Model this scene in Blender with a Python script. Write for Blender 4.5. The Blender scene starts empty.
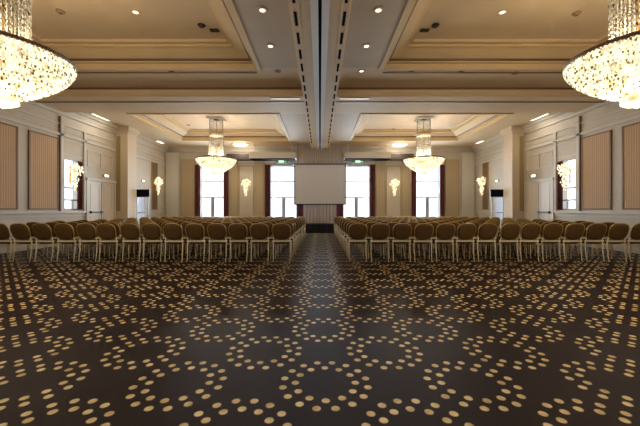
import bpy, math, random
from mathutils import Vector
random.seed(7)
PI = math.pi
S = bpy.context.scene
COL = S.collection
H = 1.24                       # camera height

# ---------------------------------------------------------------- camera, light, exposure
cam_d = bpy.data.cameras.new('camera'); cam = bpy.data.objects.new('camera', cam_d); COL.objects.link(cam)
cam.location = (0, 0, H); cam.rotation_euler = (PI/2, 0, 0)
cam_d.sensor_width = 36; cam_d.lens = 36*319/640; cam_d.shift_y = -3/640; cam_d.clip_end = 200
S.camera = cam
S.view_settings.view_transform = 'Standard'; S.view_settings.look = 'None'
S.view_settings.gamma = 1; S.view_settings.use_curve_mapping = False
S.view_settings.exposure = 0.0
W = bpy.data.worlds.new('world'); S.world = W; W.use_nodes = True
W.node_tree.nodes['Background'].inputs[0].default_value = (0.80, 0.90, 1.0, 1)
W.node_tree.nodes['Background'].inputs[1].default_value = 2.2

CHAND_UP, CHAND_DOWN = 205, 120
BACK_W, DAY_W = 300, 950
WARM = (1.0, 0.86, 0.68)

def area(name, loc, rot, sx, sy, power, color):
    l = bpy.data.lights.new(name, 'AREA'); l.shape = 'RECTANGLE'; l.size = sx; l.size_y = sy
    l.energy = power; l.color = color
    o = bpy.data.objects.new(name, l); o.location = loc; o.rotation_euler = rot; COL.objects.link(o); return o
def point(name, loc, power, color, r, parent=None):
    l = bpy.data.lights.new(name, 'POINT'); l.energy = power; l.color = color; l.shadow_soft_size = r
    o = bpy.data.objects.new(name, l); o.location = loc; COL.objects.link(o)
    if parent: o.parent = parent
    return o
# added fill standing in for unseen rear lighting (ceiling level) and the daylight outside the windows
area('rear_fill_light', (0, -3.0, 4.85), (0, 0, 0), 14, 3, BACK_W, (1.0, 0.93, 0.83))
for x in (-6.33, -2.15, 2.15, 6.33):
    area('window_daylight', (x, 20.2, 2.6), (-PI/2, 0, 0), 2.6, 4.2, DAY_W, (0.72, 0.86, 1.0))

# ---------------------------------------------------------------- materials
def lin(r, g, b):
    f = lambda c: (c/255/12.92) if c/255 <= .04045 else ((c/255+.055)/1.055)**2.4
    return (f(r), f(g), f(b), 1)
def newmat(name):
    m = bpy.data.materials.new(name); m.use_nodes = True
    return m, m.node_tree, m.node_tree.nodes['Principled BSDF']
def mat(name, rgb, rough=.6, metal=0, noise=0, nscale=20, spec=None, bump=0):
    m, t, b = newmat(name); c = lin(*rgb)
    b.inputs['Base Color'].default_value = c; b.inputs['Roughness'].default_value = rough; b.inputs['Metallic'].default_value = metal
    if spec is not None: b.inputs['Specular IOR Level'].default_value = spec
    if noise or bump:
        tc = t.nodes.new('ShaderNodeTexCoord'); n = t.nodes.new('ShaderNodeTexNoise'); n.inputs['Scale'].default_value = nscale
        n.inputs['Detail'].default_value = 4
        t.links.new(tc.outputs['Object'], n.inputs['Vector'])
        if noise:
            r = t.nodes.new('ShaderNodeValToRGB')
            r.color_ramp.elements[0].position = .3; r.color_ramp.elements[1].position = .7
            r.color_ramp.elements[0].color = tuple(max(0, x*(1-noise)) for x in c[:3])+(1,)
            r.color_ramp.elements[1].color = tuple(min(1, x*(1+noise)) for x in c[:3])+(1,)
            t.links.new(n.outputs['Fac'], r.inputs[0]); t.links.new(r.outputs[0], b.inputs['Base Color'])
        if bump:
            bp = t.nodes.new('ShaderNodeBump'); bp.inputs['Strength'].default_value = bump; bp.inputs['Distance'].default_value = .01
            t.links.new(n.outputs['Fac'], bp.inputs['Height']); t.links.new(bp.outputs[0], b.inputs['Normal'])
    return m
def stripes(name, c1, c2, axis, scale, rough=.8):
    m, t, b = newmat(name)
    tc = t.nodes.new('ShaderNodeTexCoord'); w = t.nodes.new('ShaderNodeTexWave')
    w.wave_type = 'BANDS'; w.bands_direction = axis; w.inputs['Scale'].default_value = scale; w.inputs['Distortion'].default_value = .15
    r = t.nodes.new('ShaderNodeValToRGB'); r.color_ramp.elements[0].color = lin(*c1); r.color_ramp.elements[1].color = lin(*c2)
    t.links.new(tc.outputs['Object'], w.inputs['Vector']); t.links.new(w.outputs['Fac'], r.inputs[0]); t.links.new(r.outputs[0], b.inputs['Base Color'])
    bp = t.nodes.new('ShaderNodeBump'); bp.inputs['Strength'].default_value = .4; bp.inputs['Distance'].default_value = .01
    t.links.new(w.outputs['Fac'], bp.inputs['Height']); t.links.new(bp.outputs[0], b.inputs['Normal'])
    b.inputs['Roughness'].default_value = rough
    return m
def emis(name, rgb, strength):
    m, t, b = newmat(name)
    b.inputs['Base Color'].default_value = lin(*rgb); b.inputs['Emission Color'].default_value = lin(*rgb)
    b.inputs['Emission Strength'].default_value = strength; return m

def carpet():
    m, t, b = newmat('carpet'); N = t.nodes; L = t.links
    def M(op, a, c=None, d=None):
        n = N.new('ShaderNodeMath'); n.operation = op
        for i, v in enumerate((a, c, d)):
            if v is None: continue
            if isinstance(v, (int, float)): n.inputs[i].default_value = v
            else: L.new(v, n.inputs[i])
        return n.outputs[0]
    geo = N.new('ShaderNodeTexCoord'); sx = N.new('ShaderNodeSeparateXYZ'); L.new(geo.outputs['Object'], sx.inputs[0])
    PX, PY = 1.048, 1.034
    total = None
    for ox, oy in ((.038, 2.29), (.038+PX/2, 2.29+PY/2)):
        u = M('MULTIPLY', M('SUBTRACT', M('FRACT', M('DIVIDE', M('ADD', sx.outputs[0], -ox+PX*40.5), PX)), .5), PX)
        v = M('MULTIPLY', M('SUBTRACT', M('FRACT', M('DIVIDE', M('ADD', sx.outputs[1], -oy+PY*40.5), PY)), .5), PY)
        r = M('SQRT', M('ADD', M('MULTIPLY', u, u), M('MULTIPLY', v, v)))
        ang = M('ARCTAN2', u, v)
        for R, n, ph in ((.303, 16, 0.0), (.215, 12, .5)):
            f = M('SUBTRACT', M('FRACT', M('ADD', M('MULTIPLY', ang, n/(2*PI)), ph+20)), .5)
            tt = M('MULTIPLY', f, 2*PI*R/n); dr = M('SUBTRACT', r, R)
            d = M('SQRT', M('ADD', M('MULTIPLY', tt, tt), M('MULTIPLY', dr, dr)))
            mask = N.new('ShaderNodeMapRange'); mask.inputs[1].default_value = .023; mask.inputs[2].default_value = .030
            mask.inputs[3].default_value = 1; mask.inputs[4].default_value = 0; L.new(d, mask.inputs[0])
            total = mask.outputs[0] if total is None else M('MAXIMUM', total, mask.outputs[0])
    nz = N.new('ShaderNodeTexNoise'); nz.inputs['Scale'].default_value = 9; nz.inputs['Detail'].default_value = 3; L.new(geo.outputs['Object'], nz.inputs['Vector'])
    fz = N.new('ShaderNodeTexNoise'); fz.inputs['Scale'].default_value = 320; L.new(geo.outputs['Object'], fz.inputs['Vector'])
    base = N.new('ShaderNodeValToRGB'); base.color_ramp.elements[0].color = lin(*CARPET_A); base.color_ramp.elements[1].color = lin(*CARPET_B)
    base.color_ramp.elements[0].position = .3; base.color_ramp.elements[1].position = .7; L.new(fz.outputs['Fac'], base.inputs[0])
    dot = N.new('ShaderNodeValToRGB'); dot.color_ramp.elements[0].color = lin(*DOT_A); dot.color_ramp.elements[1].color = lin(*DOT_B)
    dot.color_ramp.elements[0].position = .35; dot.color_ramp.elements[1].position = .65; L.new(nz.outputs['Fac'], dot.inputs[0])
    mix = N.new('ShaderNodeMix'); mix.data_type = 'RGBA'
    L.new(total, mix.inputs[0]); L.new(base.outputs[0], mix.inputs[6]); L.new(dot.outputs[0], mix.inputs[7])
    L.new(mix.outputs[2], b.inputs['Base Color']); b.inputs['Roughness'].default_value = .40
    b.inputs['Specular IOR Level'].default_value = .05
    bp = N.new('ShaderNodeBump'); bp.inputs['Strength'].default_value = .5; bp.inputs['Distance'].default_value = .004
    L.new(fz.outputs['Fac'], bp.inputs['Height']); L.new(bp.outputs[0], b.inputs['Normal'])
    return m
CARPET_A, CARPET_B = (30, 17, 13), (46, 29, 24)
DOT_A, DOT_B = (206, 176, 118), (246, 224, 172)

def crystal(name, hot, dull, strength, dens, pos=(.12,.45)):
    # glowing cut glass: speckled bright and dull drops
    m, t, b = newmat(name); N = t.nodes; L = t.links
    tc = N.new('ShaderNodeTexCoord'); v = N.new('ShaderNodeTexVoronoi'); v.inputs['Scale'].default_value = dens
    L.new(tc.outputs['Object'], v.inputs['Vector'])
    sc = N.new('ShaderNodeSeparateColor'); L.new(v.outputs['Color'], sc.inputs[0])
    r = N.new('ShaderNodeValToRGB'); e = r.color_ramp.elements
    e[0].color = lin(*dull); e[0].position = pos[0]; e[1].color = lin(*hot); e[1].position = pos[1]
    L.new(sc.outputs[0], r.inputs[0]); L.new(r.outputs[0], b.inputs['Emission Color']); L.new(r.outputs[0], b.inputs['Base Color'])
    b.inputs['Emission Strength'].default_value = strength; b.inputs['Roughness'].default_value = .15
    return m
def glass():
    m, t, b = newmat('window_glass'); N = t.nodes
    tr = N.new('ShaderNodeBsdfTransparent'); gl = N.new('ShaderNodeBsdfGlossy'); gl.inputs['Roughness'].default_value = .03
    mx = N.new('ShaderNodeMixShader'); mx.inputs[0].default_value = .06
    t.links.new(tr.outputs[0], mx.inputs[1]); t.links.new(gl.outputs[0], mx.inputs[2]); t.links.new(mx.outputs[0], N['Material Output'].inputs[0])
    return m

MT = dict(
    carpet=carpet(), ceil=mat('ceiling_plaster', (208, 184, 148), .7, noise=.03, nscale=2),
    midceil=mat('shade_toned_plaster', (182, 164, 140), .7, noise=.03, nscale=2),  # greyer tone paints shade into the central soffit
    coffer=mat('coffer_plaster', (206, 180, 138), .7, noise=.03, nscale=2),
    track=mat('white_track', (205, 205, 214), .35), slotdark=mat('dark_slot', (18, 18, 28), .95, spec=.05),
    wall=mat('wall_paint', (182, 170, 152), .55, noise=.04, nscale=3),
    whitewall=mat('white_paint', (190, 184, 172), .45), pier=mat('pier_paint', (198, 178, 150), .6),
    olive=mat('olive_gold_trim', (150, 130, 84), .5),
    panel_y=stripes('striped_panel_fabric', (172, 138, 104), (196, 164, 130), 'Y', 4.2),
    panel_x=stripes('striped_wall_fabric', (158, 138, 108), (182, 162, 132), 'X', 3.4),
    brown=mat('brown_moulding_and_shade', (112, 84, 56), .5), red=mat('dark_red_velvet', (80, 30, 34), .85, noise=.3, nscale=6),
    drape=stripes('beige_drape_fabric', (150, 132, 118), (182, 166, 150), 'X', 4),
    frame=mat('window_frame_paint', (160, 170, 180), .4), glass=glass(),
    screen=mat('projection_fabric', (196, 196, 204), .8), black=mat('black_plastic', (16, 15, 18), .35), blackcloth=mat('black_stage_cloth', (16, 14, 18), .9),
    fabric=mat('olive_gold_upholstery', (84, 58, 15), .75, noise=.45, nscale=45, bump=.3),
    gold=mat('gold_painted_metal', (186, 156, 92), .32, metal=.45), leg=mat('pale_gold_metal', (226, 212, 182), .4, metal=.1),
    brass=mat('brass', (178, 138, 72), .3, metal=.9),
    bowl=crystal('crystal_bowl_glow', (255, 250, 226), (96, 78, 50), .9, 26, (.22,.5)),
    shell=crystal('frosted_shell_glow', (255, 246, 205), (200, 176, 130), .8, 14),
    column=crystal('crystal_strand_glow', (150, 146, 134), (70, 64, 54), .16, 22),
    sconce=crystal('sconce_crystal_glow', (255, 244, 210), (130, 112, 80), 1.1, 24),
    lamp=emis('lit_diffuser', (255, 246, 225), 2.2), dim=mat('detector_plastic', (150, 125, 96), .6),
    hole=mat('dark_opening', (50, 38, 28), .7), green=emis('green_sign_face', (30, 100, 60), .35), signwhite=emis('sign_white', (225, 255, 235), 1.0),
    bulk=mat('bulkhead_paint', (188, 180, 172), .5), doorp=mat('door_paint', (200, 188, 172), .4), daylit_door=mat('daylight_tinted_door', (196, 204, 222), .25),
    steel=mat('grey_steel', (110, 112, 118), .35, metal=.6), mirror=mat('smoky_panel_glass', (150, 140, 120), .15, metal=.5),
    balcony=mat('balcony_metal', (120, 140, 160), .5))

# ---------------------------------------------------------------- mesh helpers
class MB:
    def __init__(s): s.v = []; s.f = []
    def add(s, vs, fs):
        n = len(s.v); s.v += [tuple(v) for v in vs]; s.f += [tuple(i+n for i in f) for f in fs]; return s
    def box(s, x0, x1, y0, y1, z0, z1):
        if x0 > x1: x0, x1 = x1, x0
        if y0 > y1: y0, y1 = y1, y0
        return s.add([(x0,y0,z0),(x1,y0,z0),(x1,y1,z0),(x0,y1,z0),(x0,y0,z1),(x1,y0,z1),(x1,y1,z1),(x0,y1,z1)],
                     [(0,3,2,1),(4,5,6,7),(0,1,5,4),(1,2,6,5),(2,3,7,6),(3,0,4,7)])
    def tube(s, pts, r, n=6, closed=False):
        pts = [Vector(p) for p in pts]; k = len(pts); vs = []
        rs = r if isinstance(r, (list, tuple)) else [r]*k
        up = None
        for i, p in enumerate(pts):
            a = pts[(i-1) % k] if (closed or i > 0) else p; c = pts[(i+1) % k] if (closed or i < k-1) else p
            t = (c-a).normalized()
            if up is None:
                up = Vector((0,0,1)) if abs(t.z) < .9 else Vector((0,1,0))
            u = (up - t*up.dot(t)).normalized(); w = t.cross(u); up = u
            for j in range(n):
                q = 2*PI*j/n; vs.append(p+(u*math.cos(q)+w*math.sin(q))*rs[i])
        fs = []
        for i in range(k if closed else k-1):
            a, b = i*n, ((i+1) % k)*n
            for j in range(n): fs.append((a+j, a+(j+1) % n, b+(j+1) % n, b+j))
        if not closed: fs.append(tuple(range(n))[::-1]); fs.append(tuple((k-1)*n+j for j in range(n)))
        return s.add(vs, fs)
    def lathe(s, prof, n=32, c=(0,0,0), cap=False):
        vs = []; fs = []
        for r, z in prof:
            for j in range(n):
                q = 2*PI*j/n; vs.append((c[0]+r*math.cos(q), c[1]+r*math.sin(q), c[2]+z))
        for i in range(len(prof)-1):
            for j in range(n): fs.append((i*n+j, i*n+(j+1) % n, (i+1)*n+(j+1) % n, (i+1)*n+j))
        if cap: fs.append(tuple(range(n))[::-1]); fs.append(tuple((len(prof)-1)*n+j for j in range(n)))
        return s.add(vs, fs)
    def gem(s, p, r, h):
        x, y, z = p
        return s.add([(x,y,z+h),(x+r,y,z),(x,y+r,z),(x-r,y,z),(x,y-r,z),(x,y,z-h*1.4)],
                     [(0,1,2),(0,2,3),(0,3,4),(0,4,1),(5,2,1),(5,3,2),(5,4,3),(5,1,4)])
    def loopsweep(s, x0, x1, y0, y1, prof):
        # profile (inset, z) swept round a rectangle with mitred corners
        vs = []; n = 4
        for o, z in prof: vs += [(x0+o,y0+o,z),(x1-o,y0+o,z),(x1-o,y1-o,z),(x0+o,y1-o,z)]
        fs = []
        for i in range(len(prof)-1):
            for j in range(4): fs.append((i*n+j, i*n+(j+1) % n, (i+1)*n+(j+1) % n, (i+1)*n+j))
        return s.add(vs, fs)
    def extrude_y(s, prof, y0, y1):      # closed profile of (x,z) run along y
        n = len(prof); vs = [(x,y0,z) for x,z in prof]+[(x,y1,z) for x,z in prof]
        return s.add(vs, [(j,(j+1)%n,n+(j+1)%n,n+j) for j in range(n)]+[tuple(range(n))[::-1], tuple(range(n,2*n))])
    def extrude_x(s, prof, x0, x1):      # closed profile of (y,z) run along x
        n = len(prof); vs = [(x0,y,z) for y,z in prof]+[(x1,y,z) for y,z in prof]
        return s.add(vs, [(j,(j+1)%n,n+(j+1)%n,n+j) for j in range(n)]+[tuple(range(n))[::-1], tuple(range(n,2*n))])
    def build(s, name, m, parent=None, smooth=False, bevel=0, loc=None):
        me = bpy.data.meshes.new(name); me.from_pydata(s.v, [], s.f)
        me.materials.append(MT[m] if isinstance(m, str) else m)
        o = bpy.data.objects.new(name, me); COL.objects.link(o)
        import bmesh
        bm = bmesh.new(); bm.from_mesh(me); bmesh.ops.recalc_face_normals(bm, faces=bm.faces)
        if bevel: bmesh.ops.bevel(bm, geom=list(bm.edges), offset=bevel, segments=2, affect='EDGES', clamp_overlap=True)
        bm.to_mesh(me); bm.free()
        if smooth: me.polygons.foreach_set('use_smooth', [True]*len(me.polygons))
        if parent: o.parent = parent
        if loc: o.location = loc
        return o
def struct(name, mb, m, parent=None, **k):
    o = mb.build(name, m, parent, **k)
    if not parent: o['kind'] = 'structure'
    return o
def tag(o, label, cat, group=None, kind=None):
    o['label'] = label; o['category'] = cat
    if group: o['group'] = group
    if kind: o['kind'] = kind
    return o
def thing(name, label, cat, loc=(0,0,0), group=None, rz=0):
    o = bpy.data.objects.new(name, None); COL.objects.link(o); o.location = loc; o.rotation_euler = (0,0,rz); o.empty_display_size = .1
    return tag(o, label, cat, group)
def dup(root, loc, label, rz=None):
    r = root.copy(); COL.objects.link(r); r.location = loc; r['label'] = label
    if rz is not None: r.rotation_euler = (0,0,rz)
    def rec(a, b):
        for ch in list(a.children):
            c = ch.copy(); COL.objects.link(c); c.parent = b; rec(ch, c)
    rec(root, r); return r

# ---------------------------------------------------------------- room shell
HW, FAR, BACK = 9.06, 18.8, -5.0
ZS, ZC, ZB = 4.94, 5.36, 4.67        # soffit, coffer ceiling, beam underside
struct('floor', MB().box(-HW-.3, HW+.3, BACK-.3, FAR+.3, -.1, 0), 'carpet')

# ceiling: soffit grid round two pairs of coffers
CX0, CX1 = 1.65, 7.3
CY = [(1.4, 8.3), (12.3, 16.9)]
c = MB(); mid = MB()
ys = [BACK, 1.4, 8.3, 12.3, 16.9, FAR]
for a, b in ((ys[0], ys[1]), (ys[2], ys[3]), (ys[4], ys[5])): c.box(-HW-.3, HW+.3, a, b, ZS, ZS+.06)
for y0, y1 in CY:
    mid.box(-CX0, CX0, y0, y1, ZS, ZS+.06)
    for s in (-1, 1): c.box(s*CX1, s*(HW+.3), y0, y1, ZS, ZS+.06)
c.box(-HW-.3, HW+.3, BACK-.3, FAR+.3, ZC, ZC+.1)
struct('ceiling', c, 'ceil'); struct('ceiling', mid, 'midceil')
prof = [(-.10, ZS+.005), (-.10, ZS-.035), (.006, ZS-.035), (.006, ZS+.10), (.10, ZS+.10), (.10, ZS+.15), (.16, ZS+.17), (.28, ZS+.22), (.42, ZS+.29), (.50, ZS+.31), (.50, ZS+.36), (.60, ZS+.36), (.62, ZC)]
n = 1
for y0, y1 in CY:
    for s in (-1, 1):
        a, b = sorted((s*CX0, s*CX1))
        struct('trim_%d' % n, MB().loopsweep(a, b, y0, y1, prof), 'coffer'); n += 1
        struct('trim_%d' % n, MB().loopsweep(a, b, y0, y1, [(.10, ZS+.152), (.102, ZS+.128), (.135, ZS+.128), (.165, ZS+.165)]), 'brown'); n += 1
# cross beam between the bays, with stepped mouldings, in two halves
for s in (-1, 1):
    pr = [(9.68, ZS), (9.68, 4.875), (9.60, 4.865), (9.60, ZB+.10), (9.62, ZB+.08), (9.62, ZB+.03), (9.66, ZB), (11.22, ZB), (11.26, ZB+.03), (11.26, ZS)]
    struct('trim_%d' % n, MB().extrude_x(pr, s*.5, s*HW), 'ceil'); n += 1
    struct('trim_%d' % n, MB().box(s*.56, s*HW, 9.65, 9.679, 4.88, ZS-.002).box(s*.52, s*HW, 10.1, 10.15, ZB-.018, ZB-.001).box(s*1.7, s*HW, 8.56, 8.60, ZS-.02, ZS-.001), 'brown'); n += 1  # brown strip at beam top paints in a shadow gap; others are mouldings
# long beam over the aisle carrying the partition track
lb = MB().box(-.5, .5, BACK, FAR-.9, ZB, ZS)
for s in (-1, 1):
    lb.box(s*.5, s*.56, BACK, FAR-.9, ZS-.06, ZS); lb.box(s*.36, s*.385, BACK, FAR-.9, ZB-.02, ZB); lb.box(s*.47, s*.5, BACK, FAR-.9, ZB-.02, ZB)
struct('trim_%d' % n, lb, 'ceil'); n += 1
tr = thing('partition_track', 'white folding-partition track with a dark slot running down the middle of the ceiling', 'track', (0, 0, ZB))
MB().box(-.16, -.03, BACK, FAR-.9, -.04, 0).box(.03, .16, BACK, FAR-.9, -.04, 0).build('rail', 'track', tr)
MB().box(-.03, .03, BACK, FAR-.9, -.012, 0).build('slot', 'slotdark', tr)
for s, side in ((-1, 'left'), (1, 'right')):
    v = thing('slot_vent', 'line of dark air slots along the ceiling beam, %s of the white track' % side, 'vent', (s*.43, 0, ZB))
    MB().box(-.045, .045, 1.5, 16.6, -.01, 0).build('vent_frame', 'ceil', v)
    y = 1.6
    while y < 16.3:
        MB().box(-.025, .025, y, y+.42, -.014, -.0095).build('slot', 'slotdark', v); y += .65

# side walls
WY0, WY1, WZ0, WZ1 = 11.30, 12.06, 1.24, 3.10        # side window opening
for s, side in ((-1, 'left'), (1, 'right')):
    x0, x1 = s*HW, s*(HW+.3)
    w = MB().box(x0, x1, BACK, WY0, 0, ZS).box(x0, x1, WY1, FAR+.3, 0, ZS).box(x0, x1, WY0, WY1, 0, WZ0).box(x0, x1, WY0, WY1, WZ1, ZS)
    struct('wall_'+side, w, 'wall')
    # cornice
    q = [(0, ZS), (.24, ZS), (.24, ZS-.05), (.20, ZS-.07), (.20, ZS-.12), (.12, ZS-.17), (.07, ZS-.26), (.05, ZS-.30), (.05, ZS-.36), (.02, ZS-.38), (0, ZS-.38)]
    struct('trim_%d' % n, MB().extrude_y([(s*(HW-a), z) for a, z in q], BACK, FAR), 'wall'); n += 1
    # frieze lines, dado rail, skirting
    m = MB()
    for z0, z1, d in ((4.22, 4.27, .035), (4.02, 4.05, .02), (3.84, 3.92, .05)):
        m.box(s*HW, s*(HW-d), BACK, 14.1, z0, z1); m.box(s*HW, s*(HW-d), 14.8, FAR, z0, z1)
    struct('trim_%d' % n, m, 'whitewall'); n += 1
    m = MB()
    for a, b in ((BACK, 12.3), (14.75, 15.5), (16.5, FAR)):
        m.box(s*HW, s*(HW-.06), a, b, 1.13, 1.20); m.box(s*HW, s*(HW-.03), a, b, 1.02, 1.05)
        m.box(s*HW, s*(HW-.02), a, b, .25, .28)
    struct('trim_%d' % n, m, 'whitewall'); n += 1
    struct('baseboard_'+side, MB().box(s*HW, s*(HW-.03), BACK, 12.25, 0, .16).box(s*HW, s*(HW-.03), 16.5, FAR, 0, .16), 'whitewall')
    # pier
    p = MB().box(s*HW, s*8.5, 14.1, 14.78, 0, ZS)
    p.box(s*HW, s*8.46, 14.06, 14.82, 0, .2).box(s*HW, s*8.46, 14.06, 14.82, ZS-.3, ZS-.2).box(s*HW, s*8.40, 14.0, 14.88, ZS-.2, ZS)
    struct('trim_%d' % n, p, 'pier'); n += 1
    struct('trim_%d' % n, MB().box(s*8.82, s*9.0, 14.085, 14.1, 1.2, 4.5), 'olive'); n += 1
    # upright mouldings beside the side window and above it
    m = MB()
    for y in (11.1, 12.2): m.box(s*HW, s*(HW-.05), y, y+.12, 1.2, 4.22)
    m.box(s*HW, s*(HW-.02), 11.22, 12.2, 3.2, 3.24).box(s*HW, s*(HW-.02), 11.22, 12.2, 3.7, 3.74)
    struct('trim_%d' % n, m, 'whitewall'); n += 1
    struct('trim_%d' % n, MB().box(s*HW, s*(HW-.06), 11.06, 11.1, 1.2, 4.5), 'brown'); n += 1
    # boiserie moulding lines above the doors
    m = MB()
    for z in (2.95, 3.55): m.box(s*HW, s*(HW-.025), 12.4, 13.95, z, z+.03)
    for y in (12.4, 13.15, 13.92): m.box(s*HW, s*(HW-.025), y, y+.03, 2.95, 3.58)
    struct('trim_%d' % n, m, 'whitewall'); n += 1

    # framed fabric wall panels
    k = [('nearest the camera, cut by the picture edge', 8.2, 9.54), ('beside the narrow side window', 9.9, 11.02)]
    for txt, a, b in k:
        t = thing('fabric_wall_panel', 'tall pinkish-beige striped fabric panel on the %s wall, %s' % (side, txt), 'wall panel', (s*HW, a, 1.25), 'fabric panels on the side walls')
        MB().box(0, -s*.025, .04, b-a-.04, .04, 2.44).build('fabric', 'panel_y', t)
        f = MB()
        f.box(0, -s*.04, 0, .04, 0, 2.48).box(0, -s*.04, b-a-.04, b-a, 0, 2.48).box(0, -s*.04, .04, b-a-.04, 0, .04).box(0, -s*.04, .04, b-a-.04, 2.44, 2.48)
        f.build('frame', 'brown', t)

    # side window
    wn = 5 if s < 0 else 6
    xo = s*(HW+.03)
    f = MB()
    for a, b in ((WY0, WY0+.05), (WY1-.05, WY1)): f.box(xo, xo+s*.06, a, b, WZ0, WZ1)
    for z in (WZ0, 1.58, 2.02, WZ1-.05): f.box(xo, xo+s*.06, WY0+.05, WY1-.05, z, z+.05)
    f.box(xo, xo+s*.05, 11.72, 11.76, WZ0+.05, 1.58)
    fo = struct('window_%d' % wn, f, 'frame')
    g = MB().box(xo+s*.025, xo+s*.032, WY0+.05, WY1-.05, WZ0+.05, WZ1-.05).build('pane', 'glass', fo)
    o = area('side_window_daylight', (s*(HW+1.2), 12.2, 2.2), (0, s*PI/2, 0), 3.2, 4.0, 60, (.8, .9, 1))
    cu = MB()
    pts = [(s*(HW-.03-.03*math.sin(i*1.1)), 11.86+i*.016) for i in range(17)]
    pr = pts+[(x-s*.02, y) for x, y in reversed(pts)]
    nn = len(pr); cu.add([(x,y,1.25) for x,y in pr]+[(x,y,3.05) for x,y in pr], [(j,(j+1)%nn,nn+(j+1)%nn,nn+j) for j in range(nn)]+[tuple(range(nn))[::-1],tuple(range(nn,2*nn))])
    tag(cu.build('curtain', 'red'), 'dark red curtain at the far side of the narrow window in the %s wall' % side, 'curtain', 'dark red curtains')

    # double doors
    d = MB()
    X = s*HW
    d.box(X, X-s*.07, 12.3, 12.4, 0, 2.5).box(X, X-s*.07, 13.96, 14.06, 0, 2.5).box(X, X-s*.09, 12.3, 14.06, 2.4, 2.5)
    dr = struct('door_%d' % (1 if s < 0 else 2), d, 'whitewall')
    for a, b in ((12.4, 13.17), (13.19, 13.96)):
        lf = MB().box(X, X-s*.04, a, b, 0, 2.4)
        for z0, z1 in ((.2, 1.0), (1.25, 2.25)):
            lf.box(X-s*.04, X-s*.05, a+.12, b-.12, z0, z0+.03).box(X-s*.04, X-s*.05, a+.12, b-.12, z1-.03, z1)
            lf.box(X-s*.04, X-s*.05, a+.12, a+.15, z0, z1).box(X-s*.04, X-s*.05, b-.15, b-.12, z0, z1)
        lf.build('door_leaf', 'doorp', dr)
    MB().box(X-s*.08, X-s*.12, 12.5, 13.15, 1.12, 1.18).box(X-s*.04, X-s*.09, 12.5, 12.56, 1.1, 1.2).box(X-s*.04, X-s*.09, 13.09, 13.15, 1.1, 1.2).build('push_bar', 'black', dr)
    MB().box(X-s*.041, X-s*.05, 13.15, 13.17, .3, 2.3).build('edge_strip', 'steel', dr)
    t = thing('emergency_light', 'small lit white emergency lamp above the double doors in the %s wall' % side, 'emergency light', (X, 13.45, 2.68), 'small emergency lamps')
    MB().box(0, -s*.06, -.14, .14, -.06, .06).build('housing', 'whitewall', t, bevel=.01)
    MB().box(-s*.06, -s*.075, -.11, .11, -.04, .04).build('lamp_face', 'lamp', t)
    t = thing('emergency_light', 'small lit emergency lamp above the black screen near the %s wall' % side, 'emergency light', (X, 16.25, 2.72), 'small emergency lamps')
    MB().box(0, -s*.06, -.12, .12, -.05, .05).build('housing', 'whitewall', t, bevel=.01)
    MB().box(-s*.06, -s*.075, -.09, .09, -.035, .035).build('lamp_face', 'lamp', t)
    # added door, tinted blue for daylight on the white wall behind the stand
    d = MB().box(X, X-s*.05, 15.5, 15.58, 0, 2.2).box(X, X-s*.05, 16.42, 16.5, 0, 2.2).box(X, X-s*.05, 15.5, 16.5, 2.2, 2.28)
    dr = struct('door_%d' % (3 if s < 0 else 4), d, 'whitewall')
    MB().box(X, X-s*.03, 15.58, 16.42, 0, 2.2).build('door_leaf', 'daylit_door', dr)
    MB().tube([(X-s*.03, 15.7, 1.1), (X-s*.09, 15.7, 1.1), (X-s*.09, 15.84, 1.1)], .015).build('handle', 'black', dr)
    # monitor on a two-post stand
    t = thing('monitor_stand', 'grey two-post floor stand carrying the black screen by the %s wall' % side, 'stand', (s*8.45, 15.2, 0))
    for q in (-.27, .27): MB().box(q-.02, q+.02, -.02, .02, .05, 2.2).build('post', 'steel', t)
    MB().box(-.36, .36, -.28, .22, 0, .05).build('base', 'steel', t, bevel=.01)
    MB().box(-.25, .25, -.015, .015, 1.85, 1.9).box(-.25, .25, -.015, .015, 2.1, 2.15).build('crossbar', 'steel', t)
    MB().box(-.1, .16, -.2, 0-.02, 1.1, 1.13).build('shelf', 'black', t)
    t = thing('monitor', 'small black flat screen up on posts near the %s wall' % side, 'monitor', (s*8.45, 15.155, 1.87))
    MB().box(-.36, .36, -.03, .02, 0, .35).build('casing', 'black', t, bevel=.008)
    MB().box(-.34, .34, -.034, -.0305, .02, .33).build('display', 'slotdark', t)

    # brown panel + crystal wall lamp near the far corner
    t = thing('mirror_panel', 'narrow smoky brown panel behind the crystal lamp at the far end of the %s wall' % side, 'wall panel', (X, 17.15, 1.25))
    MB().box(0, -s*.02, .03, .57, .03, 2.55).build('glass', 'brown', t)
    MB().box(0, -s*.035, 0, .03, 0, 2.58).box(0, -s*.035, .57, .6, 0, 2.58).box(0, -s*.035, .03, .57, 2.55, 2.58).box(0, -s*.035, .03, .57, 0, .03).build('frame', 'olive', t)
# rear wall
struct('wall_back', MB().box(-HW-.3, HW+.3, BACK-.3, BACK, 0, ZS), 'wall')

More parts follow.
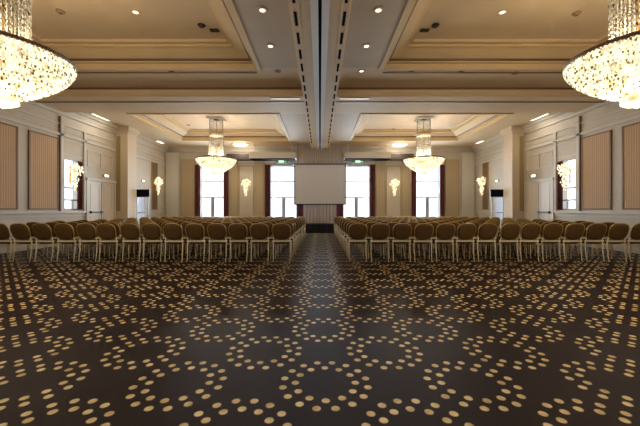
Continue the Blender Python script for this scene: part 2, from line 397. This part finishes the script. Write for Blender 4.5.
# ---------------------------------------------------------------- far wall with four windows
IN0, IN1, OUT0, OUT1 = 1.36, 2.92, 5.66, 7.04
Z0, Z1 = .62, 3.83
ops = [(-OUT1, -OUT0), (-IN1, -IN0), (IN0, IN1), (OUT0, OUT1)]
w = MB(); x = -HW
for a, b in ops:
    w.box(x, a, FAR, FAR+.3, 0, ZS); w.box(a, b, FAR, FAR+.3, 0, Z0); w.box(a, b, FAR, FAR+.3, Z1, ZS); x = b
w.box(x, HW, FAR, FAR+.3, 0, ZS)
struct('wall_far', w, 'wall')
for i, (a, b) in enumerate(ops):
    f = MB(); y0, y1 = FAR+.1, FAR+.18
    f.box(a, a+.05, y0, y1, Z0, Z1).box(b-.05, b, y0, y1, Z0, Z1)
    for z in (Z0, Z1-.05): f.box(a+.05, b-.05, y0, y1, z, z+.05)
    for z in (1.98, 2.93): f.box(a+.05, b-.05, y0, y1, z-.03, z+.03)
    m = (a+b)/2; f.box(m-.11, m+.11, y0, y1, Z0+.05, 1.95)
    fo = struct('window_%d' % (i+1), f, 'frame')
    MB().box(a+.05, b-.05, y0+.035, y0+.042, Z0+.05, Z1-.05).build('pane', 'glass', fo)
# cornice and frieze on far wall
pr = [(FAR, ZS), (FAR-.2, ZS), (FAR-.2, ZS-.08), (FAR-.1, ZS-.16), (FAR-.05, ZS-.3), (FAR, ZS-.34)]
struct('trim_%d' % n, MB().extrude_x(pr, -HW+.2, HW-.2), 'wall'); n += 1
struct('baseboard_far', MB().box(-HW, HW, FAR-.03, FAR, 0, .16), 'whitewall')
# corner pilasters
for s in (-1, 1):
    struct('trim_%d' % n, MB().box(s*8.28, s*(HW-.06), FAR-.22, FAR, 0, ZS-.36).box(s*8.22, s*(HW-.06), FAR-.27, FAR, ZS-.5, ZS-.36), 'whitewall'); n += 1
    for a in (3.24, 7.32):
        pass
# striped fabric panels on the far wall
def far_panel(x0, x1, label, z0=.9, z1=4.18):
    t = thing('fabric_wall_panel', label, 'wall panel', (x0, FAR, z0), 'striped fabric panels on the far wall')
    MB().box(0, x1-x0, -.03, 0, 0, z1-z0).build('fabric', 'panel_x', t)
    MB().box(-.03, 0, -.045, 0, 0, z1-z0).box(x1-x0, x1-x0+.03, -.045, 0, 0, z1-z0).box(-.03, x1-x0+.03, -.045, 0, z1-z0, z1-z0+.03).build('edge_moulding', 'olive', t)
for s, side in ((-1, 'left'), (1, 'right')):
    a, b = sorted((s*3.3, s*3.82)); far_panel(a, b, 'narrow striped fabric panel between the inner %s window and its nearest crystal wall lamp' % side)
    a, b = sorted((s*4.84, s*5.3)); far_panel(a, b, 'narrow striped fabric panel between the crystal wall lamp and the outer %s window' % side)
    a, b = sorted((s*7.4, s*8.15)); far_panel(a, b, 'striped fabric panel between outer %s window and the far corner pilaster' % side)
    X = s*4.33
    t = thing('mirror_panel', 'tall pale framed panel behind the crystal lamp on the far wall, %s side' % side, 'wall panel', (X, FAR, .9))
    MB().box(-.4, .4, -.02, 0, 0, 2.9).build('glass', 'wall', t)
    MB().box(-.44, -.4, -.04, 0, 0, 2.94).box(.4, .44, -.04, 0, 0, 2.94).box(-.4, .4, -.04, 0, 2.9, 2.94).build('frame', 'olive', t)

# curtains
def curtain(x0, x1, z0, z1, label):
    k = max(8, int((x1-x0)/.03)); pts = []
    for i in range(k+1):
        x = x0+(x1-x0)*i/k; pts.append((x, FAR-.10-.035*math.sin(i*1.3)))
    pr = pts+[(x, y+.03) for x, y in reversed(pts)]; nn = len(pr)
    m = MB().add([(x,y,z0) for x,y in pr]+[(x,y,z1) for x,y in pr], [(j,(j+1)%nn,nn+(j+1)%nn,nn+j) for j in range(nn)]+[tuple(range(nn))[::-1],tuple(range(nn,2*nn))])
    return tag(m.build('curtain', 'red', smooth=False), label, 'curtain', 'dark red curtains')
for s, side in ((-1, 'left'), (1, 'right')):
    for a, b, txt in ((.98, 1.36, 'on the screen side of the inner %s window'), (2.92, 3.22, 'on the outer side of the inner %s window'),
                      (5.38, 5.66, 'on the inner side of the outer %s window'), (7.04, 7.32, 'on the corner side of the outer %s window')):
        x0, x1 = sorted((s*a, s*b)); curtain(x0, x1, .05, 3.9, 'dark red curtain '+txt % side+' in the far wall')
# beige drape behind the stage
k = 70; pts = [(-.97+1.94*i/k, FAR-.12-.03*math.sin(i*.9)) for i in range(k+1)]
pr = pts+[(x, y+.03) for x, y in reversed(pts)]; nn = len(pr)
m = MB().add([(x,y,.5) for x,y in pr]+[(x,y,4.15) for x,y in pr], [(j,(j+1)%nn,nn+(j+1)%nn,nn+j) for j in range(nn)]+[tuple(range(nn))[::-1],tuple(range(nn,2*nn))])
tag(m.build('drape', 'drape'), 'beige drape hanging behind the projection screen', 'curtain')
# pelmet of pleats above the screen
m = MB()
for i in range(22): m.box(-1.3+i*.118, -1.3+i*.118+.09, 17.95-(i % 2)*.03, 18.15, 3.87, ZS)
tag(m.build('folded_partition', 'drape'), 'folded striped partition panels stacked above the projection screen', 'partition')
# bulkheads with air units
for s, side in ((-1, 'left'), (1, 'right')):
    a, b = sorted((s*1.35, s*3.95))
    t = thing('ceiling_bulkhead', 'long pale box under the ceiling above the inner %s window' % side, 'bulkhead', (0, 0, 0))
    MB().box(a, b, 17.7, 18.55, 4.12, 4.45).build('casing', 'bulk', t, bevel=.01)
    MB().box(a+.05, b-.05, 17.75, 18.5, 4.09, 4.12).build('grille', 'slotdark', t)
    MB().box(a+.2, a+.26, 18.0, 18.06, 4.45, ZS).build('hanger', 'bulk', t); MB().box(b-.26, b-.2, 18.0, 18.06, 4.45, ZS).build('hanger', 'bulk', t)
    a, b = sorted((s*3.97, s*5.35))
    m = MB().box(a, b, 18.2, 18.6, 4.12, 4.2).box(a, b, 18.2, 18.24, 4.2, 4.45).box(a, b, 18.56, 18.6, 4.2, 4.45)
    for i in range(8): m.box(a+i*(b-a)/8, a+i*(b-a)/8+.03, 18.24, 18.56, 4.2, 4.45)
    tag(m.build('recess_shade_box', 'hole'), 'dark slatted box put in for the shaded recess above the %s far wall lamp' % side, 'vent')  # added dark box painting in the shaded recess beside the bulkhead
    # exit sign
    X = s*2.16
    t = thing('exit_sign', 'small green lit exit sign above the inner %s window' % side, 'exit sign', (X, 18.0, 4.0), 'green exit signs')
    MB().box(-.36, .36, -.03, .03, -.10, .05).build('housing', 'green', t, bevel=.006)
    g = MB().box(-.17, .12, -.036, -.0305, -.075, .025)
    g.box(.16, .24, -.036, -.0305, -.035, -.015)
    g.build('pictogram', 'signwhite', t)
# projection screen
t = thing('projection_screen', 'large pale grey projection screen with a dark border hanging above the stage', 'screen', (0, 17.6, 0))
sx0, sx1, sz0, sz1 = -1.43, 1.43, 1.53, 3.72
MB().box(sx0+.05, sx1-.05, -.01, .01, sz0+.05, sz1).build('screen_surface', 'screen', t)
MB().box(sx0, sx0+.05, -.015, .015, sz0, sz1).box(sx1-.05, sx1, -.015, .015, sz0, sz1).box(sx0+.05, sx1-.05, -.015, .015, sz0, sz0+.05).build('border', 'slotdark', t)
MB().box(sx0-.05, sx1+.05, -.06, .06, sz1, sz1+.1).build('roller_case', 'steel', t, bevel=.015)
MB().box(-1.2, -1.18, -.01, .01, sz1+.1, ZS).build('hanger', 'steel', t); MB().box(1.18, 1.2, -.01, .01, sz1+.1, ZS).build('hanger', 'steel', t)
# stage
t = thing('stage', 'low stage platform with a black skirt below the projection screen', 'stage', (0, 17.2, 0))
MB().box(-2.6, 2.6, 0, 1.35, .44, .49).build('platform', 'blackcloth', t)
pts = [(-2.6+5.2*i/150, -.005-.012*math.sin(i*1.2)) for i in range(151)]; pr = pts+[(x, y+.02) for x, y in reversed(pts)]; nn = len(pr)
MB().add([(x,y,0) for x,y in pr]+[(x,y,.46) for x,y in pr], [(j,(j+1)%nn,nn+(j+1)%nn,nn+j) for j in range(nn)]+[tuple(range(nn))[::-1],tuple(range(nn,2*nn))]).build('skirt', 'blackcloth', t)

# ---------------------------------------------------------------- chandeliers
def bowl_r(z):       # z from rim (0) downward
    P = [(0,.87),(-.07,.85),(-.2,.76),(-.34,.6),(-.46,.42),(-.55,.25),(-.6,.12)]
    for (z0, r0), (z1, r1) in zip(P, P[1:]):
        if z <= z0 and z >= z1: return r0+(r1-r0)*(z0-z)/(z0-z1)
    return .12
def chandelier(loc, label):
    t = thing('chandelier', label, 'chandelier', loc, 'crystal bowl chandeliers')
    top = ZC-loc[2]
    MB().box(-.33, .33, -.33, .33, top-.04, top).build('ceiling_plate', 'ceil', t)
    MB().box(-.1, .1, -.1, .1, top-.06, top-.04).build('plate_opening', 'hole', t)
    MB().tube([(0,0,.1), (0,0,top-.06)], .02).build('rod', 'brass', t)
    MB().lathe([(.02, 1.24), (.33, 1.22), (.34, 1.12), (.3, 1.06), (.02, 1.05)], 28).build('canopy', 'pier', t, smooth=False)
    m = MB()
    for i in range(30):
        a = 2*PI*i/30; z = top-.09
        while z > 1.27: m.gem((.29*math.cos(a), .29*math.sin(a), z), .014, .03); z -= .085
    m.build('upper_strands', 'column', t)
    m = MB()
    for ring, (R, cnt) in enumerate(((.31, 40), (.22, 24))):
        for i in range(cnt):
            a = 2*PI*i/cnt+ring*.1; z = 1.06
            while z > .08:
                m.gem((R*math.cos(a)*(1+.18*max(0,.35-z)), R*math.sin(a)*(1+.18*max(0,.35-z)), z), .017, .035); z -= .085
    m.build('crystal_column', 'column', t)['label'] = 'strings of clear crystal drops'
    MB().lathe([(.84, 0), (.875, .0), (.885, .025), (.875, .05), (.84, .05), (.84, 0)], 56).build('rim', 'brown', t, smooth=False)
    prof = [(bowl_r(-z)-.035, -z) for z in (.0,.05,.12,.2,.28,.36,.44,.5,.56,.6)]
    MB().lathe(prof, 56).build('inner_shell', 'shell', t, smooth=True)
    m = MB(); z = -.02; k = 0
    while z > -.61:
        r = bowl_r(z); cnt = max(8, int(2*PI*r/.052))
        for i in range(cnt):
            a = 2*PI*(i+.5*(k % 2))/cnt
            m.gem((r*math.cos(a), r*math.sin(a), z), .021+random.uniform(-.004,.006), .03)
        z -= .042; k += 1
    m.build('crystal_bowl', 'bowl', t)
    MB().lathe([(.16, -.58), (.19, -.62), (.19, -.68), (.13, -.71), (.05, -.73), (.001, -.76)], 20).build('finial', 'shell', t, smooth=True)
    m = MB()
    for i in range(12):
        a = 2*PI*i/12; m.tube([(.3*math.cos(a), .3*math.sin(a), .1), (.84*math.cos(a), .84*math.sin(a), .03)], .008, 4)
    m.build('support_arm', 'brass', t)
    point('chandelier_upper_lamp', (0,0,.22), CHAND_UP, WARM, .12, t)
    point('chandelier_lower_lamp', (0,0,-.95), CHAND_DOWN, WARM, .25, t)
    return t
ZR = H+2.27
c0 = chandelier((-4.72, 4.75, ZR), 'large lit crystal bowl chandelier cut off by the left edge of the picture')
dup(c0, (4.72, 4.75, ZR), 'large lit crystal bowl chandelier cut off by the right edge of the picture')
dup(c0, (-4.68, 14.4, ZR), 'smaller-looking lit crystal bowl chandelier hanging before the outer left window')
dup(c0, (4.68, 14.4, ZR), 'smaller-looking lit crystal bowl chandelier hanging before the outer right window')

# ---------------------------------------------------------------- crystal wall lamps
def sconce(loc, rz, label, hang=.35):
    t = thing('wall_lamp', label, 'wall lamp', loc, 'crystal wall lamps', rz)      # local -y faces the room
    MB().box(-.035, .035, -.03, 0, -.42, .22).build('backplate', 'brass', t, bevel=.008)
    MB().tube([(0,-.02,.05), (0,-.1,-.05), (0,-.16,.05), (0,-.16,.12)], .012).build('arm', 'brass', t)
    m = MB(); rnd = random.Random(3)
    for z, R, w in ((.27,.14,.5),(.2,.26,.9),(.11,.32,1.3),(.02,.3,1.3),(-.07,.2,.8),(-.15,.1,.6),(-.26,.14,.6),(-.34,.17,.5),(-.42,.1,.5),(-.52,.09,.4),(-.6,.05,.3)):
        for i in range(int(20*w)):
            a = rnd.uniform(0, 2*PI); q = R*math.sqrt(rnd.random())
            m.gem((q*math.cos(a), min(-.19+q*math.sin(a)*.65, -.05), z+rnd.uniform(-.05,.05)), rnd.uniform(.016,.03), rnd.uniform(.03,.05))
    m.build('crystal_drops', 'sconce', t)
    point('wall_lamp_bulb', (0,-.5,.15), 4, WARM, .06, t)
    return t
s0 = sconce((-4.33, FAR-.02, 2.72), 0, 'crystal wall lamp on the far wall between the two left windows')
dup(s0, (4.33, FAR-.02, 2.72), 'crystal wall lamp on the far wall between the two right windows', 0)
dup(s0, (-HW+.02, 17.45, 2.72), 'crystal wall lamp on the left wall near the far corner', PI/2)
dup(s0, (HW-.02, 17.45, 2.72), 'crystal wall lamp on the right wall near the far corner', -PI/2)
dup(s0, (-HW+.03, 11.52, 2.62), 'crystal wall lamp in front of the narrow window in the left wall', PI/2)
dup(s0, (HW-.03, 11.52, 2.62), 'crystal wall lamp in front of the narrow window in the right wall', -PI/2)

# ---------------------------------------------------------------- ceiling fittings
def at(px, py, z):        # point on the horizontal plane at height z seen at a photo pixel
    d = (z-H)*319/(210-py); return ((px-319.5)/319*d, d)
def downlight(px, py, z, lit, label):
    x, y = at(px, py, z)
    t = thing('downlight', label, 'ceiling light', (x, y, z), 'recessed ceiling spotlights')
    MB().lathe([(.055,-.012),(.095,-.012),(.1,0),(.055,0),(.055,-.012)], 20).build('ring', 'ceil' if lit else 'dim', t)
    MB().lathe([(.001,-.006),(.055,-.006),(.055,0),(.001,0)], 20).build('lens', 'lamp' if lit else 'hole', t)
ZCp = ZC
for px, py, z, lit, lb in (
    (135,12,ZCp,1,'lit spotlight in the near left coffer, between the chandelier and the aisle'),
    (262,10,ZS,1,'lit spotlight in the ceiling left of the aisle beam, nearest the camera'),
    (270,46,ZS,1,'lit spotlight left of the aisle beam, halfway along the near coffer'),
    (171,71,ZS,0,'unlit ceiling spotlight before the cross beam, left of the aisle'),
    (277,71,ZS,0,'unlit ceiling spotlight before the cross beam, next to the beam on the left'),
    (378,10,ZS,1,'lit spotlight in the ceiling right of the aisle beam, nearest the camera'),
    (366,46,ZS,1,'lit spotlight right of the aisle beam, halfway along the near coffer'),
    (361,71,ZS,1,'bright spotlight before the cross beam, just right of the aisle beam'),
    (411,71,ZS,0,'unlit ceiling spotlight before the cross beam, inner one on the right'),
    (461,71,ZS,0,'unlit ceiling spotlight before the cross beam, middle one on the right'),
    (515,73,ZS,0,'unlit ceiling spotlight before the cross beam, outer one on the right'),
    (502,12,ZCp,1,'lit spotlight in the near right coffer, between the chandelier and the aisle'),
    (188,125,ZCp,0,'unlit spotlight in the far left coffer, left of the chandelier'),
    (393,129,ZCp,0,'unlit spotlight in the far right coffer, left of the chandelier'),
    (288,111,ZS,1,'bright spotlight just behind the cross beam, left of the aisle'),
    (348,111,ZS,1,'bright spotlight just behind the cross beam, right of the aisle')):
    downlight(px, py, z, lit, lb)
for px, py, lb in ((60,11,'pale smoke detector in the near left coffer beside the chandelier'), (201,25,'dark smoke detector at the inner end of the near left coffer'),
                   (576,13,'pale smoke detector in the near right coffer beside the chandelier'), (435,25,'dark smoke detector at the inner end of the near right coffer')):
    x, y = at(px, py, ZC); d = px in (201, 435)
    t = thing('smoke_detector', lb, 'smoke detector', (x, y, ZC), 'smoke detectors')
    MB().lathe([(.001,-.05),(.045,-.05),(.06,-.03),(.06,-.015),(.085,-.012),(.085,0),(.001,0)], 18).build('body', 'hole' if d else 'dim', t, smooth=False)
    MB().lathe([(.001,-.055),(.02,-.055),(.02,-.05),(.001,-.05)], 10).build('sensor', 'hole', t)
for px, lb in ((214,'left'), (424,'right')):
    x, y = at(px, 30, ZC)
    tag(MB().box(x-.1, x+.1, y-.06, y+.06, ZC-.02, ZC).build('ceiling_vent', 'hole'), 'small dark square vent beside the smoke detector in the near %s coffer' % lb, 'vent')
# bright strips along the cross beam and cove, ovals before the far wall
def strip(name, x0, x1, y0, y1, z, label):
    t = thing(name, label, 'ceiling light', ((x0+x1)/2, (y0+y1)/2, z), 'linear ceiling lights')
    a, b = (x1-x0)/2, (y1-y0)/2
    MB().box(-a, a, -b, b, -.012, -.002).build('diffuser', 'lamp', t)
    f = MB().box(-a-.02, -a, -b-.02, b+.02, -.02, 0).box(a, a+.02, -b-.02, b+.02, -.02, 0).box(-a, a, -b-.02, -b, -.02, 0).box(-a, a, b, b+.02, -.02, 0)
    f.build('frame', 'whitewall', t)
for s, side in ((-1, 'left'), (1, 'right')):
    a, b = sorted((s*.62, s*1.5)); strip('linear_light', a, b, 9.78, 9.82, ZB, 'thin bright strip light under the cross beam, just %s of the aisle' % side)
    a, b = sorted((s*8.68, s*8.78)); strip('linear_light', a, b, 12.2, 13.2, ZS, 'thin bright ceiling light along the %s wall above the double doors' % side)
    a, b = sorted((s*8.60, s*8.78)); strip('linear_light', a, b, 17.0, 17.7, ZS, 'bright ceiling light by the %s wall near the far corner' % side)
    area('cove_light', (s*8.5, 12.7, ZS-.05), (0, 0, 0), .15, 1.0, 12, (1, .9, .75))
    t = thing('oval_ceiling_light', 'bright oval ceiling light before the far wall, %s side' % side, 'ceiling light', (s*4.45, 17.85, ZS), 'oval ceiling lights')
    o = MB().lathe([(.001,-.10),(.36,-.09),(.42,-.04),(.42,0),(.001,0)], 32).build('diffuser', 'lamp', t); o.scale = (1.0,.7,1)
    o = MB().lathe([(.42,-.03),(.47,-.03),(.47,0),(.42,0),(.42,-.03)], 32).build('rim', 'whitewall', t); o.scale = (1.0,.7,1)
    point('oval_light_bulb', (s*4.45, 17.85, ZS-.35), 40, (1, .92, .8), .2)

# ---------------------------------------------------------------- chairs
def make_chair():
    t = thing('banquet_chair', 'x', 'chair', (0,0,0), 'banquet chairs set out in rows')
    # local: chair faces +y, origin under the backrest
    def back_pt(u, z):      # lean: top towards -y
        return (u, -.13*(z-.5)/.42, z)
    outline = []
    zb, zt = .515, .92
    for i in range(24):
        a = 2*PI*i/24; ca, sa = math.cos(a), math.sin(a)
        ex = math.copysign(abs(ca)**.62, ca); ez = math.copysign(abs(sa)**.72, sa)
        z = (zb+zt)/2+(zt-zb)/2*ez; wid = .2+.03*(z-zb)/(zt-zb)
        outline.append((ex*wid, z))
    def shell(off, sc):
        out = []
        for u, z in outline:
            zc = (zb+zt)/2; p = back_pt(u*sc, zc+(z-zc)*sc); out.append((p[0], p[1]+off, p[2]))
        return out
    rings = [shell(-.045, .55), shell(-.04, .8), shell(-.025, .93), shell(0, .95), shell(.025, .93), shell(.045, .8), shell(.05, .55)]
    vs = [p for r in rings for p in r]; k = 24
    fs = [(i*k+j, i*k+(j+1) % k, (i+1)*k+(j+1) % k, (i+1)*k+j) for i in range(len(rings)-1) for j in range(k)]
    fs += [tuple(range(k)), tuple((len(rings)-1)*k+j for j in range(k))]
    MB().add(vs, fs).build('backrest', 'fabric', t, smooth=True)
    MB().tube([back_pt(u*1.02, z) for u, z in outline], .011, 6, closed=True).build('back_frame', 'gold', t, smooth=True)
    # seat cushion
    so = []
    for i in range(20):
        a = 2*PI*i/20; so.append((.215*math.copysign(abs(math.cos(a))**.5, math.cos(a)), .235+.215*math.copysign(abs(math.sin(a))**.5, math.sin(a))))
    rg = [(.94,.425),(1,.44),(1,.47),(.96,.49),(.8,.505),(.4,.51)]
    vs = [(x*q, .235+(y-.235)*q, z) for q, z in rg for x, y in so]; k = 20
    fs = [(i*k+j, i*k+(j+1) % k, (i+1)*k+(j+1) % k, (i+1)*k+j) for i in range(len(rg)-1) for j in range(k)]+[tuple(range(k)), tuple((len(rg)-1)*k+j for j in range(k))]
    MB().add(vs, fs).build('seat', 'fabric', t, smooth=True)
    f = MB().box(-.225,.225,-.018,.012,.475,.51).box(-.21,.21,.43,.45,.40,.425)
    f.box(-.215,-.195,0,.44,.40,.425).box(.195,.215,0,.44,.40,.425)
    f.build('seat_frame', 'leg', t)
    for s in (-1, 1):
        MB().tube([(s*.2,-.05,0), (s*.205,-.01,.25), (s*.205,0,.48), (s*.19,-.025,.57)], [.011,.013,.014,.011], 6).build('leg', 'leg', t, smooth=True)
        MB().tube([(s*.2,.45,0), (s*.2,.435,.42)], [.010,.013], 6).build('leg', 'leg', t, smooth=True)
    return t
ORD = ['first','second','third','fourth','fifth','sixth','seventh','eighth','ninth','tenth','eleventh','twelfth','thirteenth','fourteenth','fifteenth']
ROWW = ['nearest row','second row from camera','third row from camera','fourth row from camera','fifth row from camera','fifth row from stage','fourth row from stage','third row from stage','second row from stage','row nearest the stage']
proto = make_chair(); first = True
for r in range(10):
    for s, side in ((-1, 'left'), (1, 'right')):
        last = 15 if r == 0 else 14
        for k in range(last):
            x = s*(.92+k*.515)+random.uniform(-.015,.015); y = 7.66+r*.9+random.uniform(-.03,.03)
            if k == 0: lb = 'olive-gold banquet chair at the aisle end, %s, %s block' % (ROWW[r], side)
            elif k == last-1: lb = 'olive-gold banquet chair at the wall end, %s, %s block' % (ROWW[r], side)
            else: lb = 'olive-gold banquet chair %s from the aisle, %s, %s block' % (ORD[k], ROWW[r], side)
            rz = random.uniform(-.04,.04)
            if first: proto.location = (x,y,0); proto.rotation_euler = (0,0,rz); proto['label'] = lb; first = False
            else: dup(proto, (x,y,0), lb, rz)
